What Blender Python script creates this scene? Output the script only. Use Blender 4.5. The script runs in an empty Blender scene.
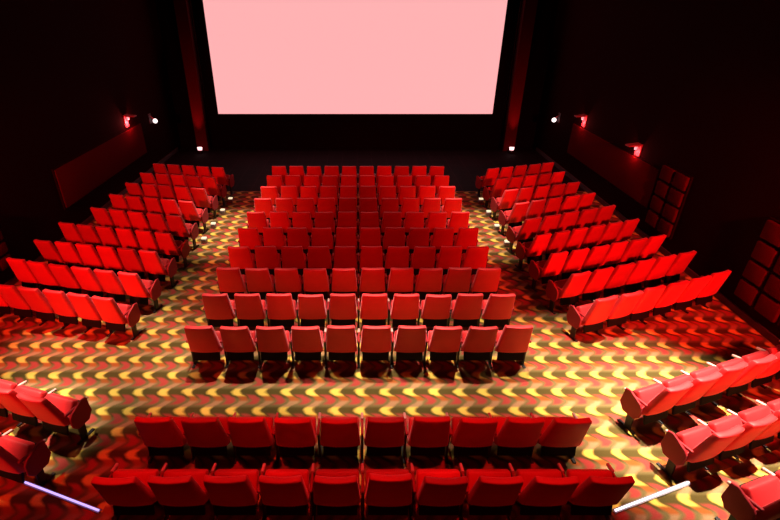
import bpy, bmesh, math, random
from mathutils import Vector, Matrix
random.seed(7)
S = bpy.context.scene
COL = S.collection
R = math.radians

# ------------------------------------------------------------------ render look
S.view_settings.view_transform = 'Standard'
S.view_settings.look = 'None'
S.view_settings.gamma = 1.0
S.view_settings.exposure = 0.0
S.view_settings.use_curve_mapping = False
w = bpy.data.worlds.new('world'); S.world = w; w.use_nodes = True
w.node_tree.nodes['Background'].inputs[0].default_value = (0, 0, 0, 1)

# ------------------------------------------------------------------ materials
def base_mat(name, color, rough=.6, metal=0, spec=.5):
    m = bpy.data.materials.new(name); m.use_nodes = True
    b = m.node_tree.nodes['Principled BSDF']
    b.inputs['Base Color'].default_value = (*color, 1)
    b.inputs['Roughness'].default_value = rough
    b.inputs['Metallic'].default_value = metal
    b.inputs['Specular IOR Level'].default_value = spec
    return m

def noise_bump(m, scale, strength, dist=.01):
    nt = m.node_tree; b = nt.nodes['Principled BSDF']
    tc = nt.nodes.new('ShaderNodeTexCoord'); n = nt.nodes.new('ShaderNodeTexNoise')
    n.inputs['Scale'].default_value = scale; n.inputs['Detail'].default_value = 3
    bp = nt.nodes.new('ShaderNodeBump'); bp.inputs['Strength'].default_value = strength; bp.inputs['Distance'].default_value = dist
    nt.links.new(tc.outputs['Object'], n.inputs['Vector']); nt.links.new(n.outputs['Fac'], bp.inputs['Height'])
    nt.links.new(bp.outputs['Normal'], b.inputs['Normal'])
    return tc, n

def velvet(name, color, var=.0, sheen=.35):
    m = base_mat(name, color, .58, 0, 0.5 if sheen > .3 else .3)
    nt = m.node_tree; b = nt.nodes['Principled BSDF']
    b.inputs['Sheen Weight'].default_value = sheen
    b.inputs['Sheen Roughness'].default_value = .35
    b.inputs['Sheen Tint'].default_value = (1, .5, .55, 1)
    tc, n = noise_bump(m, 60, .12)
    n2 = nt.nodes.new('ShaderNodeTexNoise'); n2.inputs['Scale'].default_value = 5
    nt.links.new(tc.outputs['Object'], n2.inputs['Vector'])
    oi = nt.nodes.new('ShaderNodeObjectInfo')
    ad = nt.nodes.new('ShaderNodeMath'); ad.operation = 'MULTIPLY_ADD'
    ad.inputs[1].default_value = var; ad.inputs[2].default_value = 1 - var * .6
    nt.links.new(oi.outputs['Random'], ad.inputs[0])
    mp = nt.nodes.new('ShaderNodeMapRange'); mp.inputs['To Min'].default_value = .85; mp.inputs['To Max'].default_value = 1.12
    nt.links.new(n2.outputs['Fac'], mp.inputs['Value'])
    mu = nt.nodes.new('ShaderNodeMath'); mu.operation = 'MULTIPLY'
    nt.links.new(ad.outputs[0], mu.inputs[0]); nt.links.new(mp.outputs[0], mu.inputs[1])
    hs = nt.nodes.new('ShaderNodeHueSaturation'); hs.inputs['Color'].default_value = (*color, 1)
    nt.links.new(mu.outputs[0], hs.inputs['Value'])
    nt.links.new(hs.outputs['Color'], b.inputs['Base Color'])
    return m

def emit(name, color, strength):
    m = bpy.data.materials.new(name); m.use_nodes = True
    nt = m.node_tree; b = nt.nodes['Principled BSDF']
    b.inputs['Base Color'].default_value = (.3, .3, .3, 1)
    b.inputs['Emission Color'].default_value = (*color, 1)
    b.inputs['Emission Strength'].default_value = strength
    return m

def carpet_mat():
    m = base_mat('wave_carpet', (.5, .4, .1), .95, 0, .1)
    nt = m.node_tree; L = nt.links; b = nt.nodes['Principled BSDF']
    tc = nt.nodes.new('ShaderNodeTexCoord')
    sp = nt.nodes.new('ShaderNodeSeparateXYZ'); L.new(tc.outputs['Object'], sp.inputs[0])
    def M(op, a, c=None, d=None):
        n = nt.nodes.new('ShaderNodeMath'); n.operation = op
        for i, v in enumerate((a, c, d)):
            if v is None: continue
            if isinstance(v, (int, float)): n.inputs[i].default_value = v
            else: L.new(v, n.inputs[i])
        return n.outputs[0]
    P = .40
    nz = nt.nodes.new('ShaderNodeTexNoise'); nz.inputs['Scale'].default_value = 6; nz.inputs['Detail'].default_value = 2
    L.new(tc.outputs['Object'], nz.inputs['Vector'])
    jit = M('MULTIPLY_ADD', nz.outputs['Fac'], .11, -.055)
    v = M('MULTIPLY', sp.outputs['Y'], 2 * math.pi / P)
    wave = M('MULTIPLY', M('SINE', v), .085)
    u = M('FRACT', M('DIVIDE', M('ADD', M('ADD', sp.outputs['X'], wave), jit), P))
    def band(c, wd):       # soft band around c in the 0..1 repeat
        d = M('ABSOLUTE', M('SUBTRACT', u, c))
        mr = nt.nodes.new('ShaderNodeMapRange'); mr.interpolation_type = 'SMOOTHSTEP'
        mr.inputs['From Min'].default_value = wd * .3; mr.inputs['From Max'].default_value = wd
        mr.inputs['To Min'].default_value = 1; mr.inputs['To Max'].default_value = 0
        L.new(d, mr.inputs['Value']); return mr.outputs[0]
    def phase(off, lo, hi):
        mr = nt.nodes.new('ShaderNodeMapRange'); mr.interpolation_type = 'SMOOTHSTEP'
        mr.inputs['From Min'].default_value = lo; mr.inputs['From Max'].default_value = hi
        L.new(M('COSINE', M('ADD', v, off)), mr.inputs['Value']); return mr.outputs[0]
    def mix(a, bcol, fac):
        n = nt.nodes.new('ShaderNodeMix'); n.data_type = 'RGBA'
        L.new(fac, n.inputs['Factor'])
        for k, c in ((6, a), (7, bcol)):
            if isinstance(c, tuple): n.inputs[k].default_value = (*c, 1)
            else: L.new(c, n.inputs[k])
        return n.outputs[2]
    olive = mix((.075, .054, .014), (.16, .12, .045), phase(2.2, -.5, .8))
    c = mix(olive, (.36, .05, .04), M('MULTIPLY', band(.76, .25), phase(1.2, -.55, .5)))
    strip = mix((.36, .20, .10), (.34, .09, .02), phase(.2, -.4, .6))
    strip = mix(strip, (.74, .52, .09), phase(-1.3, -.1, .75))
    c = mix(c, strip, band(.30, .26))
    fine = nt.nodes.new('ShaderNodeTexNoise'); fine.inputs['Scale'].default_value = 90
    L.new(tc.outputs['Object'], fine.inputs['Vector'])
    hs = nt.nodes.new('ShaderNodeHueSaturation'); L.new(c, hs.inputs['Color'])
    L.new(M('MULTIPLY_ADD', fine.outputs['Fac'], .5, .75), hs.inputs['Value'])
    L.new(hs.outputs['Color'], b.inputs['Base Color'])
    bp = nt.nodes.new('ShaderNodeBump'); bp.inputs['Strength'].default_value = .25; bp.inputs['Distance'].default_value = .01
    L.new(fine.outputs['Fac'], bp.inputs['Height']); L.new(bp.outputs['Normal'], b.inputs['Normal'])
    return m

def wall_mat():
    m = base_mat('dark_wall_cloth', (.018, .0010, .0012), .95, 0, .03)
    noise_bump(m, 30, .15)
    return m

MAT = dict(
    red=velvet('red_velour', (.72, .020, .026), .45, .5),
    redside=velvet('wine_velour', (.34, .012, .02), .1, .2),
    black=base_mat('black_metal', (.008, .007, .008), .5),
    shell=base_mat('black_plastic_and_shade', (.004, .0025, .003), .7, 0, .2),
    cap=base_mat('pale_armrest', (.72, .42, .38), .4),
    steel=base_mat('bracket_steel', (.5, .45, .45), .35, .9),
    carpet=carpet_mat(),
    wall=wall_mat(),
    ceiling=base_mat('ceiling_paint', (.008, .004, .004), .95, 0, .1),
    blackfloor=base_mat('black_floor_tile', (.010, .005, .008), .8, 0, .1),
    masking=base_mat('black_masking_cloth', (.004, .003, .003), .95, 0, .05),
    column=base_mat('column_cloth', (.06, .003, .004), .95, 0, .1),
    panel=base_mat('dark_red_cloth_and_glow', (.10, .002, .0035), .95, 0, .03),
    trim=base_mat('dark_trim', (.07, .04, .045), .6),
    screen=emit('lit_screen', (1.0, .445, .45), 1.0),
    lens=emit('cream_lens', (1.0, .80, .48), 1.0),
    bulb=emit('pink_bulb', (1.0, .35, .38), 1.1),
    lensw=emit('pink_white_lens', (1.0, .55, .55), 2.5),
    bulbw=emit('white_bulb', (1.0, .75, .75), 2.0),
    hood=base_mat('lamp_hood_paint', (.55, .10, .12), .5),
    ledv=emit('violet_led', (.50, .38, 1.0), 1.5),
    ledw=emit('white_led', (1.0, .9, .95), 2.2),
    led_body=base_mat('led_channel', (.3, .28, .32), .4, .6),
    nosing=base_mat('step_nosing', (.03, .02, .02), .6),
)
nt = MAT['blackfloor'].node_tree   # faint tile joints
bk = nt.nodes.new('ShaderNodeTexBrick'); tcb = nt.nodes.new('ShaderNodeTexCoord')
bk.offset = 0; bk.inputs['Scale'].default_value = 1.0
bk.inputs['Brick Width'].default_value = .6; bk.inputs['Row Height'].default_value = .6; bk.inputs['Mortar Size'].default_value = .012
bk.inputs['Color1'].default_value = (.008, .004, .007, 1); bk.inputs['Color2'].default_value = (.010, .005, .008, 1)
bk.inputs['Mortar'].default_value = (.022, .010, .016, 1)
nt.links.new(tcb.outputs['Object'], bk.inputs['Vector']); nt.links.new(bk.outputs['Color'], nt.nodes['Principled BSDF'].inputs['Base Color'])

# ------------------------------------------------------------------ mesh helpers
def rbox(bm, cx, cy, cz, hx, hy, hz, r, n=(2, 1, 2), fn=None):
    """rounded box; fn(x,y,z in -1..1 of the box, point) bends it"""
    def axis(h, k):
        a = [-h, -h + .29 * r, -h + r]
        for i in range(1, k): a.append((-h + r) + (2 * h - 2 * r) * i / k)
        return a + [h - r, h - .29 * r, h]
    H = (hx, hy, hz); A = [axis(H[i], n[i]) for i in range(3)]
    cache = {}
    def vert(p):
        q = Vector([max(-H[i] + r, min(H[i] - r, p[i])) for i in range(3)])
        d = Vector(p) - q
        o = q + d.normalized() * r if d.length > 1e-9 else Vector(p)
        key = tuple(round(t, 5) for t in p)
        if key not in cache:
            t = (o.x / hx, o.y / hy, o.z / hz)
            pt = fn(*t, o) if fn else o
            cache[key] = bm.verts.new(Vector((cx, cy, cz)) + pt)
        return cache[key]
    for ax in range(3):
        b, c = [(1, 2), (2, 0), (0, 1)][ax]
        for s in (-1, 1):
            for i in range(len(A[b]) - 1):
                for j in range(len(A[c]) - 1):
                    q = []
                    for (ii, jj) in ((i, j), (i + 1, j), (i + 1, j + 1), (i, j + 1)):
                        p = [0, 0, 0]; p[ax] = s * H[ax]; p[b] = A[b][ii]; p[c] = A[c][jj]; q.append(vert(p))
                    if s < 0: q.reverse()
                    bm.faces.new(q)

def prism(bm, prof, x0, x1, bev=.0):
    """polygon (y,z) extruded along x"""
    v0 = [bm.verts.new((x0, y, z)) for y, z in prof]; v1 = [bm.verts.new((x1, y, z)) for y, z in prof]
    fs = [bm.faces.new(v0), bm.faces.new(v1[::-1])]
    k = len(prof)
    for i in range(k): fs.append(bm.faces.new((v0[i], v1[i], v1[(i + 1) % k], v0[(i + 1) % k])))
    bmesh.ops.recalc_face_normals(bm, faces=fs)
    if bev:
        es = {e for f in fs for e in f.edges}
        bmesh.ops.bevel(bm, geom=list(es), offset=bev, segments=2, affect='EDGES', profile=.5)

def cbox(bm, x0, x1, y0, y1, z0, z1, bev=0):
    prism(bm, [(y0, z0), (y1, z0), (y1, z1), (y0, z1)], x0, x1, bev)

def cyl(bm, p, q, r, seg=12, r2=None):
    p = Vector(p); q = Vector(q); d = q - p
    m = Matrix.Translation((p + q) / 2) @ d.to_track_quat('Z', 'Y').to_matrix().to_4x4()
    bmesh.ops.create_cone(bm, cap_ends=True, segments=seg, radius1=r, radius2=r if r2 is None else r2, depth=d.length, matrix=m)

def mesh(name, bm, mat, smooth=True):
    me = bpy.data.meshes.new(name); bm.to_mesh(me); bm.free()
    me.materials.append(MAT[mat])
    if smooth:
        for p in me.polygons: p.use_smooth = True
    return me

def obj(name, bm, mat, parent=None, smooth=False, loc=(0, 0, 0), rz=0):
    o = bpy.data.objects.new(name, mesh(name, bm, mat, smooth)); COL.objects.link(o)
    o.parent = parent; o.location = loc; o.rotation_euler = (0, 0, rz)
    return o

def empty(name, loc=(0, 0, 0), rz=0):
    o = bpy.data.objects.new(name, None); COL.objects.link(o); o.location = loc; o.rotation_euler = (0, 0, rz)
    o.empty_display_size = .1
    return o

def tag(o, label, cat, group=None):
    o['label'] = label; o['category'] = cat
    if group: o['group'] = group
    return o

def struct(name, bm, mat, smooth=False):
    o = obj(name, bm, mat, None, smooth); o['kind'] = 'structure'; return o

# ------------------------------------------------------------------ the hall
XW, YF, YB, ZC = 7.75, 20.6, -4.0, 9.0
YS = 15.05                                    # carpet ends here, dark tiles up to the screen wall
def plane(x0, x1, y0, y1, z0, z1):
    bm = bmesh.new(); cbox(bm, x0, x1, y0, y1, z0, z1); return bm
struct('floor', plane(-XW, XW, YB, YS, -.2, 0), 'carpet')
struct('floor_front', plane(-XW, XW, YS, YF, -.2, 0), 'blackfloor')
struct('ceiling', plane(-XW, XW, YB, YF, ZC, ZC + .2), 'ceiling')
struct('wall_left', plane(-XW - .2, -XW, YB, YF, -.2, ZC), 'wall')
struct('wall_right', plane(XW, XW + .2, YB, YF, -.2, ZC), 'wall')
struct('wall_front', plane(-XW, XW, YF, YF + .2, -.2, ZC), 'masking')
struct('wall_back', plane(-XW, XW, YB - .2, YB, -.2, ZC), 'wall')
for side, s in (('left', -1), ('right', 1)):
    a, b_ = sorted((s * XW, s * (XW - .04)))
    struct('baseboard_' + side, plane(a, b_, YB, YF - .5, 0, .14), 'trim')
struct('trim_1', plane(-6.85, -6.38, 20.0, YF, 0, ZC), 'column')
struct('trim_2', plane(6.28, 6.75, 20.0, YF, 0, ZC), 'column')
# raised tier at the back, its front edge is the step with the led strips
TZ = .16
LS, LE = (3.07, 3.52), (4.25, 3.92)
k = (LE[1] - LS[1]) / (LE[0] - LS[0])
edge = [(-XW, LS[1] + k * (XW - LS[0])), (-LS[0], LS[1]), (-LS[0], 3.78), (LS[0], 3.78), (LS[0], LS[1]), (XW, LS[1] + k * (XW - LS[0])), (XW, YB), (-XW, YB)]
bm = bmesh.new()
v0 = [bm.verts.new((x, y, 0)) for x, y in edge]; v1 = [bm.verts.new((x, y, TZ)) for x, y in edge]
fs = [bm.faces.new(v0), bm.faces.new(v1)]
for i in range(len(edge)): fs.append(bm.faces.new((v0[i], v1[i], v1[(i + 1) % len(edge)], v0[(i + 1) % len(edge)])))
bmesh.ops.recalc_face_normals(bm, faces=fs)
struct('floor_tier', bm, 'carpet')

# ------------------------------------------------------------------ the screen
e = empty('cinema_screen', (-.07, 20.45, 1.48))
tag(e, 'large blank pale pink cinema screen glowing on the far wall', 'screen')
bm = bmesh.new(); cbox(bm, -5.79, 5.79, -.05, 0, 0, 6.3); obj('screen_surface', bm, 'screen', e)
bm = bmesh.new()
cbox(bm, -6.1, -5.79, -.09, .02, -.3, 6.6, .01); cbox(bm, 5.79, 6.1, -.09, .02, -.3, 6.6, .01)
cbox(bm, -5.79, 5.79, -.09, .02, -.3, 0, .01); cbox(bm, -5.79, 5.79, -.09, .02, 6.3, 6.6, .01)
obj('masking_frame', bm, 'masking', e)

# ------------------------------------------------------------------ seats
def seat_meshes(sc):
    """meshes of one tip-up seat; origin on the floor under the top of the back, +y faces the screen; sc scales the width"""
    D = {}
    hb = .262 * sc
    def back(u, v, wv, p):
        t = (wv + 1) / 2
        x = p.x * (1 - .15 * t)
        y = p.y * (1 - .25 * t) + .175 - .155 * t + .035 * (1 - t) ** 2 * 0 + .028 * u * u
        if v > 0: y += .02 * (1 - u * u) * math.sin(math.pi * t)
        return Vector((x, y, p.z))
    bm = bmesh.new(); rbox(bm, 0, 0, .695, hb, .062, .305, .032, (6, 1, 6), back); D['backrest'] = mesh('backrest', bm, 'red')
    # lower black back plate, added for the black shade below the backs
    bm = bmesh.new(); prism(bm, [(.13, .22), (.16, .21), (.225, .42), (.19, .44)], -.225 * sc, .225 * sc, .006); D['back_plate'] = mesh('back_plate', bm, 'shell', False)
    # half-raised pan
    a = R(55); hp = .252 * sc; PY, PZ = .315, .49
    def pan(u, v, wv, p):
        z = p.z + (.018 * (1 - u * u) * (1 - v * v) if wv > 0 else 0)
        y = p.y
        return Vector((p.x * (1 - .03 * v), PY + y * math.cos(a) - z * math.sin(a), PZ + y * math.sin(a) + z * math.cos(a)))
    bm = bmesh.new(); rbox(bm, 0, 0, 0, hp, .178, .06, .034, (5, 5, 1), pan); D['seat_cushion'] = mesh('seat_cushion', bm, 'red')
    def und(u, v, wv, p):
        y = p.y; z = p.z - .072
        return Vector((p.x, PY + y * math.cos(a) - z * math.sin(a), PZ + y * math.sin(a) + z * math.cos(a)))
    bm = bmesh.new(); rbox(bm, 0, 0, 0, hp * .9, .16, .011, .008, (1, 1, 1), und); D['underside'] = mesh('underside', bm, 'shell', False)
    # standard + foot + armrest, centred on x = 0
    bm = bmesh.new(); prism(bm, [(.26, .02), (.36, .02), (.38, .30), (.44, .53), (.44, .56), (.25, .56), (.24, .45), (.27, .25)], -.016, .016, .004); D['leg'] = mesh('leg', bm, 'black', False)
    bm = bmesh.new(); cbox(bm, -.022, .022, .18, .48, 0, .022, .004); D['foot'] = mesh('foot', bm, 'black', False)
    def arm(u, v, wv, p): return Vector((p.x * (1 - .12 * v), p.y, p.z - .012 * v))
    bm = bmesh.new(); rbox(bm, 0, .31, .575, .017, .15, .020, .014, (1, 3, 1), arm); D['armrest'] = mesh('armrest', bm, 'redside')
    bm = bmesh.new(); rbox(bm, 0, .485, .580, .019, .068, .021, .014, (1, 2, 1), arm); D['armrest_tip'] = mesh('armrest_tip', bm, 'cap')
    bm = bmesh.new(); cyl(bm, (-.265 * sc, .245, .345), (.24 * sc, .245, .345), .014, 10); D['hinge_bar'] = mesh('hinge_bar', bm, 'steel')
    # aisle-side upholstered panel
    bm = bmesh.new(); prism(bm, [(.17, .36), (.18, .52), (.22, .57), (.42, .665), (.50, .645), (.52, .38), (.44, .27), (.24, .27)], -.016, .016, .012); D['end_panel'] = mesh('end_panel', bm, 'redside', False)
    return D
SETS = {}
def fitted(pitch):
    sc = math.floor((pitch - .047) / .524 * 100 + .5) / 100
    if sc not in SETS: SETS[sc] = seat_meshes(sc)
    return SETS[sc], 'p%.2f' % sc
(WIDE, WN), (BROAD, BN) = fitted(.564), fitted(.583)

def child(name, me, parent, loc=(0, 0, 0), rx=0):
    o = bpy.data.objects.new(name, me); COL.objects.link(o); o.parent = parent; o.location = loc; o.rotation_euler = (rx, 0, 0); return o

def proto(D, pitch, left_panel, right_panel, right_arm):
    t = empty('cinema_chair')
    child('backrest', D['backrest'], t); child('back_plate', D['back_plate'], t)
    child('underside', D['underside'], child('seat_cushion', D['seat_cushion'], t))
    child('hinge_bar', D['hinge_bar'], t)
    for x in ([-pitch / 2] + ([pitch / 2 - .001] if right_arm else [])):
        child('foot', D['foot'], child('leg', D['leg'], t, (x, 0, 0))); child('armrest_tip', D['armrest_tip'], child('armrest', D['armrest'], t, (x, 0, 0)))
    if left_panel: child('end_panel', D['end_panel'], t, (-pitch / 2 - .042, 0, 0))
    if right_panel: child('end_panel', D['end_panel'], t, (pitch / 2 + .041, 0, 0))
    return t

def copy_tree(o, parent=None):
    c = o.copy(); COL.objects.link(c); c.parent = parent
    for ch in o.children: copy_tree(ch, c)
    return c

PROTO = {}
def seat(D, dn, pitch, lp, rp, ra, loc, rz, label, group):
    key = (dn, lp, rp, ra, round(pitch, 4))
    if key not in PROTO:
        PROTO[key] = t = proto(D, pitch, lp, rp, ra)
    else:
        t = copy_tree(PROTO[key])
    t.location = loc; t.rotation_euler = (0, 0, rz)
    for ch in t.children:                       # backs and pans never sit at quite the same tilt
        if ch.name.startswith('backrest'):
            r = random.uniform(-1, 1) * R(2.2); ch.rotation_euler = (r, 0, 0); ch.location = (0, .42 * math.sin(r) * .9, 0)
    tag(t, label, 'cinema seat', group)

ORD = ['first', 'second', 'third', 'fourth', 'fifth', 'sixth', 'seventh', 'eighth', 'ninth', 'tenth']
def row(D, dn, n, pitch, x0, y0, ang, z, panels, rowname, block, group, fromleft):
    """x0,y0: outside edge of the first seat (leftmost on the left side of the picture), seats run along ang"""
    dx, dy = math.cos(ang), math.sin(ang)
    for i in range(n):
        c = (i + .5) * pitch
        j = i
        if fromleft: pos = ORD[j] + ' from left'
        else: pos = ORD[n - 1 - j] + ' from right'
        if fromleft is None: pos = ORD[j] + ' from aisle'
        elif fromleft == 'aisle-': pos = ORD[n - 1 - j] + ' from aisle'
        lab = 'red tip-up cinema seat, %s, %s, %s' % (pos, rowname, block)
        seat(D, dn, pitch, panels[0] and i == 0, panels[1] and i == n - 1, i == n - 1,
             (x0 + dx * c, y0 + dy * c, z), ang, lab, group)

# middle block: ten rows of ten up to the cross aisle
PW = .564
for k_ in range(10):
    y = 14.59 + (6.07 - 14.59) * k_ / 9
    rn = ORD[k_] + ' row from screen'
    PW = round(.564 + .001 * k_, 3)
    row(*fitted(PW), 10, PW, .03 - 5 * PW, y, 0, 0, (False, False), rn, 'middle block', 'seats of the middle block', True)
PB = .583
row(BROAD, BN, 10, PB, .07 - 5 * PB, 4.15, 0, 0, (False, False), 'first row behind cross aisle', 'middle', 'seats behind the cross aisle', True)
row(BROAD, BN, 10, PB, .065 - 5 * PB, 3.21, 0, TZ, (False, False), 'second row behind cross aisle', 'middle', 'seats behind the cross aisle', True)

# side blocks: nine rows each, inner end by the aisle
RI = [(4.12, 14.29), (4.13, 13.28), (4.13, 12.36), (4.11, 11.38), (4.05, 10.35), (4.01, 9.46), (4.03, 8.55), (4.12, 7.72), (4.2, 6.82)]
RO = [(6.5, 15.03), (6.49, 14.06), (6.53, 13.1), (6.57, 12.19), (6.65, 11.26), (6.83, 10.41), (6.95, 9.52), (7.11, 8.72), (7.26, 7.88)]
LI = [(-4.24, 14.43), (-4.26, 13.46), (-4.28, 12.49), (-4.30, 11.52), (-4.29, 10.53), (-4.2, 9.54), (-4.2, 8.65), (-4.22, 7.74), (-4.30, 6.86)]
LO = [(-6.68, 14.88), (-6.70, 13.96), (-6.75, 13.02), (-6.78, 12.06), (-6.80, 11.13), (-7.02, 10.16), (-7.1, 9.26), (-7.18, 8.39), (-7.22, 7.52)]
N = [5, 5, 5, 5, 5, 6, 6, 6, 6]
for k_ in range(9):
    rn = ORD[k_] + ' row from screen'
    for I, O, blk, s in ((RI, RO, 'right block', 1), (LI, LO, 'left block', -1)):
        a, b_ = Vector(I[k_]), Vector(O[k_]); d = b_ - a; n = N[k_]
        pitch = round(max(.51, (d.length - .44) / (n - 1)), 3)
        D, dn = fitted(pitch); half = .43 * pitch
        u = d.normalized()
        if s > 0:
            st = a + u * (half - pitch / 2); ang = math.atan2(u.y, u.x)
            row(D, dn, n, pitch, st.x, st.y, ang, 0, (True, False), rn, blk, 'seats of the right block', None)
        else:
            st = a + u * (half - pitch / 2 + n * pitch); ang = math.atan2(-u.y, -u.x)
            row(D, dn, n, pitch, st.x, st.y, ang, 0, (False, True), rn, blk, 'seats of the left block', 'aisle-')
# side rows behind the cross aisle
def near_row(s, n, pitch, x, y, angd, z, rn):
    u = Vector((s * math.cos(R(angd)), math.sin(R(angd))))
    if s > 0:
        row(*fitted(pitch), n, pitch, x, y, R(angd), z, (True, False), rn, 'right corner', 'seats behind the cross aisle', None)
    else:
        row(*fitted(pitch), n, pitch, x + u.x * n * pitch, y + u.y * n * pitch, -R(angd), z, (False, True), rn, 'left corner', 'seats behind the cross aisle', 'aisle-')
near_row(1, 6, .56, 4.12, 4.66, 19.5, 0, 'first row behind cross aisle')
near_row(1, 4, .56, 4.27, 3.88, 18.5, 0, 'second row behind cross aisle')
near_row(1, 3, .56, 4.42, 3.0, 18.5, TZ, 'third row behind cross aisle')
near_row(-1, 4, .56, -4.04, 4.47, 17, 0, 'first row behind cross aisle')
near_row(-1, 2, .56, -4.20, 3.72, 17, 0, 'second row behind cross aisle')

# ------------------------------------------------------------------ lights on the steps and aisles
def step_light(s, mat, label):
    L = math.hypot(LE[0] - LS[0], LE[1] - LS[1]); a = math.atan2(LE[1] - LS[1], LE[0] - LS[0])
    e = empty('step_light', (s * LS[0], LS[1], TZ), a if s > 0 else math.pi - a)
    tag(e, label, 'step light')
    bm = bmesh.new(); cbox(bm, .02, L, -.03, .03, .0, .016, .003); obj('channel', bm, 'led_body', e)
    bm = bmesh.new(); cyl(bm, (.04, 0, .024), (L - .02, 0, .024), .012, 10); obj('light_tube', bm, mat, e)
    return e
step_light(-1, 'ledv', 'violet glowing strip light along the step edge in the left aisle')
step_light(1, 'ledw', 'white glowing strip light along the step edge in the right aisle')

AL = {'left': [(-4.02, 14.05), (-4.03, 13.1), (-4.04, 12.1), (-4.03, 11.15)], 'right': [(3.93, 14.0), (3.92, 12.98), (3.9, 11.97), (3.9, 10.96)]}
first = None
for side in AL:
    for i, (x, y) in enumerate(AL[side]):
        if first is None:
            e = first = empty('aisle_light')
            bm = bmesh.new(); rbox(bm, 0, 0, .06, .075, .06, .06, .02, (1, 1, 1)); obj('housing', bm, 'led_body', e)
            bm = bmesh.new(); rbox(bm, 0, 0, .135, .065, .05, .02, .015, (1, 1, 1)); obj('lens', bm, 'lens', e, True)
        else: e = copy_tree(first)
        e.location = (x, y, 0)
        tag(e, 'small cream aisle light on the %s aisle floor, %s from the screen' % (side, ORD[i]), 'aisle light', 'aisle lights at the row ends')

# ------------------------------------------------------------------ wall lamps, panels, uplights
def lamp(typ, name, loc, power, color, to=None, size=.1, spot=60, blend=.6):
    l = bpy.data.lights.new(name, typ); l.energy = power; l.color = color
    o = bpy.data.objects.new(name, l); COL.objects.link(o); o.location = loc
    if typ == 'SPOT': l.spot_size = R(spot); l.spot_blend = blend
    if typ in ('SPOT', 'POINT'): l.shadow_soft_size = size
    if to: o.rotation_euler = (Vector(to) - Vector(loc)).to_track_quat('-Z', 'Y').to_euler()
    return o

def sconce(s, y, z, label, power):
    e = empty('wall_sconce', (s * XW, y, z), 0 if s < 0 else math.pi)      # +x points into the room
    tag(e, label, 'wall lamp', 'sconces along the side walls')
    bm = bmesh.new(); cbox(bm, 0, .03, -.13, .13, -.30, .12, .008); obj('back_plate', bm, 'hood', e)
    bm = bmesh.new(); v = [bm.verts.new(c) for c in ((.03, -.13, .12), (.36, -.10, .08), (.36, .10, .08), (.03, .13, .12), (.03, -.13, .07), (.36, -.10, .05), (.36, .10, .05), (.03, .13, .07))]
    for f in ((0, 1, 2, 3), (7, 6, 5, 4), (0, 4, 5, 1), (1, 5, 6, 2), (2, 6, 7, 3), (3, 7, 4, 0)): bm.faces.new([v[i] for i in f])
    bmesh.ops.recalc_face_normals(bm, faces=bm.faces[:]); obj('hood', bm, 'hood', e)
    bm = bmesh.new(); cyl(bm, (.10, 0, -.05), (.10, 0, .06), .03, 12, .045); obj('bulb', bm, 'bulb', e, True)
    lamp('POINT', 'sconce_lamp', (s * (XW - .14), y, z - .14), power, (1, .12, .12), size=.04)
sconce(-1, 16.06, 2.2, 'angular wall sconce on the left wall, above the dim red wall glow', 22)
sconce(1, 16.3, 2.15, 'angular red wall sconce on the right wall, the farther one from us', 10)
sconce(1, 12.8, 2.08, 'angular red wall sconce on the right wall, the nearer one', 10)

def globe(s, y, z, label):
    e = empty('wall_lamp', (s * (XW - .004), y, z), 0 if s < 0 else math.pi)
    tag(e, label, 'wall lamp', 'globe lamps near the screen')
    bm = bmesh.new(); cbox(bm, 0, .03, -.1, .1, -.1, .25, .008); obj('back_plate', bm, 'trim', e)
    bm = bmesh.new(); cyl(bm, (.02, 0, .18), (.16, 0, .05), .018, 10); obj('arm', bm, 'hood', e, True)
    bm = bmesh.new(); bmesh.ops.create_uvsphere(bm, u_segments=16, v_segments=10, radius=.085, matrix=Matrix.Translation((.19, 0, -.01))); obj('globe', bm, 'bulbw', e, True)
globe(-1, 17.95, 1.72, 'small bright white globe lamp on left wall near the screen')
globe(1, 18.4, 1.66, 'small bright white globe lamp on right wall near the screen')

for s, lab in ((-1, 'floor uplight glowing at the foot of the left column beside screen'), (1, 'floor uplight glowing at the foot of the right column beside screen')):
    x = s * 6.6 - .05
    e = empty('floor_uplight', (x, 19.72, 0)); tag(e, lab, 'floor lamp', 'uplights beside the screen')
    bm = bmesh.new(); cyl(bm, (0, 0, 0), (0, 0, .12), .12, 20, .10); obj('base', bm, 'black', e, True)
    bm = bmesh.new(); cyl(bm, (0, 0, .12), (0, .02, .24), .085, 20, .10); obj('lens', bm, 'lensw', e, True)
    lamp('SPOT', 'uplight_lamp', (x, 19.72, .30), 300, (1, .04, .05), (x, 20.25, 7.5), .05, 40, .9)

def acoustic(s, y0, y1, z0, z1, label):
    e = empty('acoustic_panel', (s * (XW - .004), (y0 + y1) / 2, z0), 0 if s < 0 else math.pi)
    tag(e, label, 'wall panel', 'quilted wall panels')
    W, Hh = y1 - y0, z1 - z0
    bm = bmesh.new(); cbox(bm, 0, .05, -W / 2, W / 2, 0, Hh, .01); obj('panel_backing', bm, 'wall', e)  # solid backing board that carries the pads
    for i in range(2):
        for j in range(4):
            bm = bmesh.new(); rbox(bm, .075, -W / 2 + (i + .5) * W / 2, (j + .5) * Hh / 4, .04, W / 4 - .04, Hh / 8 - .03, .03, (1, 2, 2)); obj('pad', bm, 'panel', e, True)
acoustic(1, 10.4, 11.5, .45, 2.05, 'quilted dark red wall panel of square pads behind the right block')
acoustic(1, 7.0, 8.1, .35, 2.05, 'quilted dark red wall panel on the right wall at the cross aisle end')
acoustic(-1, 8.3, 9.2, .45, 1.65, 'quilted dark red wall panel on the left wall')
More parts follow.
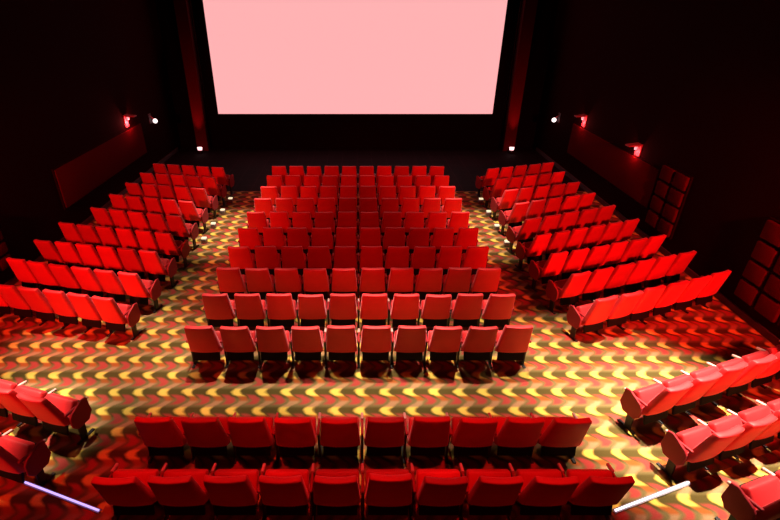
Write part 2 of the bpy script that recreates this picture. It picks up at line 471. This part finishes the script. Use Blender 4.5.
for s, lab in ((-1, 'long dim red panel of wall glow low on the left wall'), (1, 'long dim red panel of wall glow low on the right wall')):  # sconce glow on the wall, put into the colour of an added slab
    e = empty('wall_glow_panel', (s * XW, 14.3, .75), 0 if s < 0 else math.pi); tag(e, lab, 'wall panel', 'long panels of wall glow')
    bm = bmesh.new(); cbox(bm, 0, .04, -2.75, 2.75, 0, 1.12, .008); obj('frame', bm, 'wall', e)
    bm = bmesh.new(); rbox(bm, .05, 0, .56, .02, 2.7, .52, .015, (1, 4, 2)); obj('glow_face', bm, 'panel', e, True)

# ------------------------------------------------------------------ house lights
WARM = (1.0, .80, .62)
def down(x, y, p, spot=75, to=None, z=8.6):
    lamp('SPOT', 'ceiling_downlight', (x, y, z), p, WARM, to or (x, y, 0), .12, spot, .9)
down(5.1, 5.2, 15000, 31, (5.0, 4.8, 0))
down(4.0, 6.3, 6400, 28, (4.1, 6.05, 0))
down(2.2, 7.3, 4600, 26, (2.2, 6.5, 0))
down(.1, 7.3, 4600, 26, (.1, 6.5, 0))
down(-2.0, 7.3, 4000, 26, (-2.0, 6.5, 0))
down(.3, 6.4, 2200, 22, (.3, 5.5, 0))
down(-4.6, 7.1, 4200, 29, (-4.6, 6.5, 0))
down(-5.6, 5.0, 7500, 19, (-5.1, 4.85, 0))
down(3.4, 11.8, 5600, 26)
down(-3.4, 11.8, 5600, 26)
down(-3.5, 8.4, 1300, 22)
RED = (1.0, .035, .03)
lamp('SPOT', 'red_wash', (6.9, .5, 5.4), 6000, RED, (5.8, 10.8, .8), .25, 48, .8)
lamp('SPOT', 'red_wash', (-6.9, .5, 5.4), 4800, RED, (-5.8, 11.0, .8), .25, 48, .8)
lamp('SPOT', 'red_wash', (0, 1.0, 7.5), 1500, RED, (0, 11.5, .8), .25, 44, .8)
lamp('SPOT', 'red_wash', (0, -2.5, 6.5), 90, RED, (0, 4.0, .6), .25, 70, .8)

lamp('SPOT', 'red_wash', (7.2, .2, 4.6), 1600, RED, (5.8, 5.0, .8), .2, 40, .7)
lamp('SPOT', 'red_wash', (-7.2, .2, 4.6), 1300, RED, (-5.2, 4.5, .8), .2, 36, .7)
for x in (-2.2, -.05, 2.1):
    lamp('SPOT', 'red_pan_fill', (x, 3.5, 8.6), 1600, RED, (x, 3.9, .6), .12, 24, .8)  # unseen red spots added to brighten the pan tops of the rear rows

# ------------------------------------------------------------------ camera
cam = bpy.data.cameras.new('camera'); co = bpy.data.objects.new('camera', cam); COL.objects.link(co)
F = 470.0; cam.sensor_width = 36; cam.sensor_fit = 'HORIZONTAL'; cam.lens = F / 780 * 36
cam.shift_x = (390 - 357) / 780
co.location = (0, 0, 5.53); co.rotation_euler = (R(90 - 28.5), 0, 0)
S.camera = co
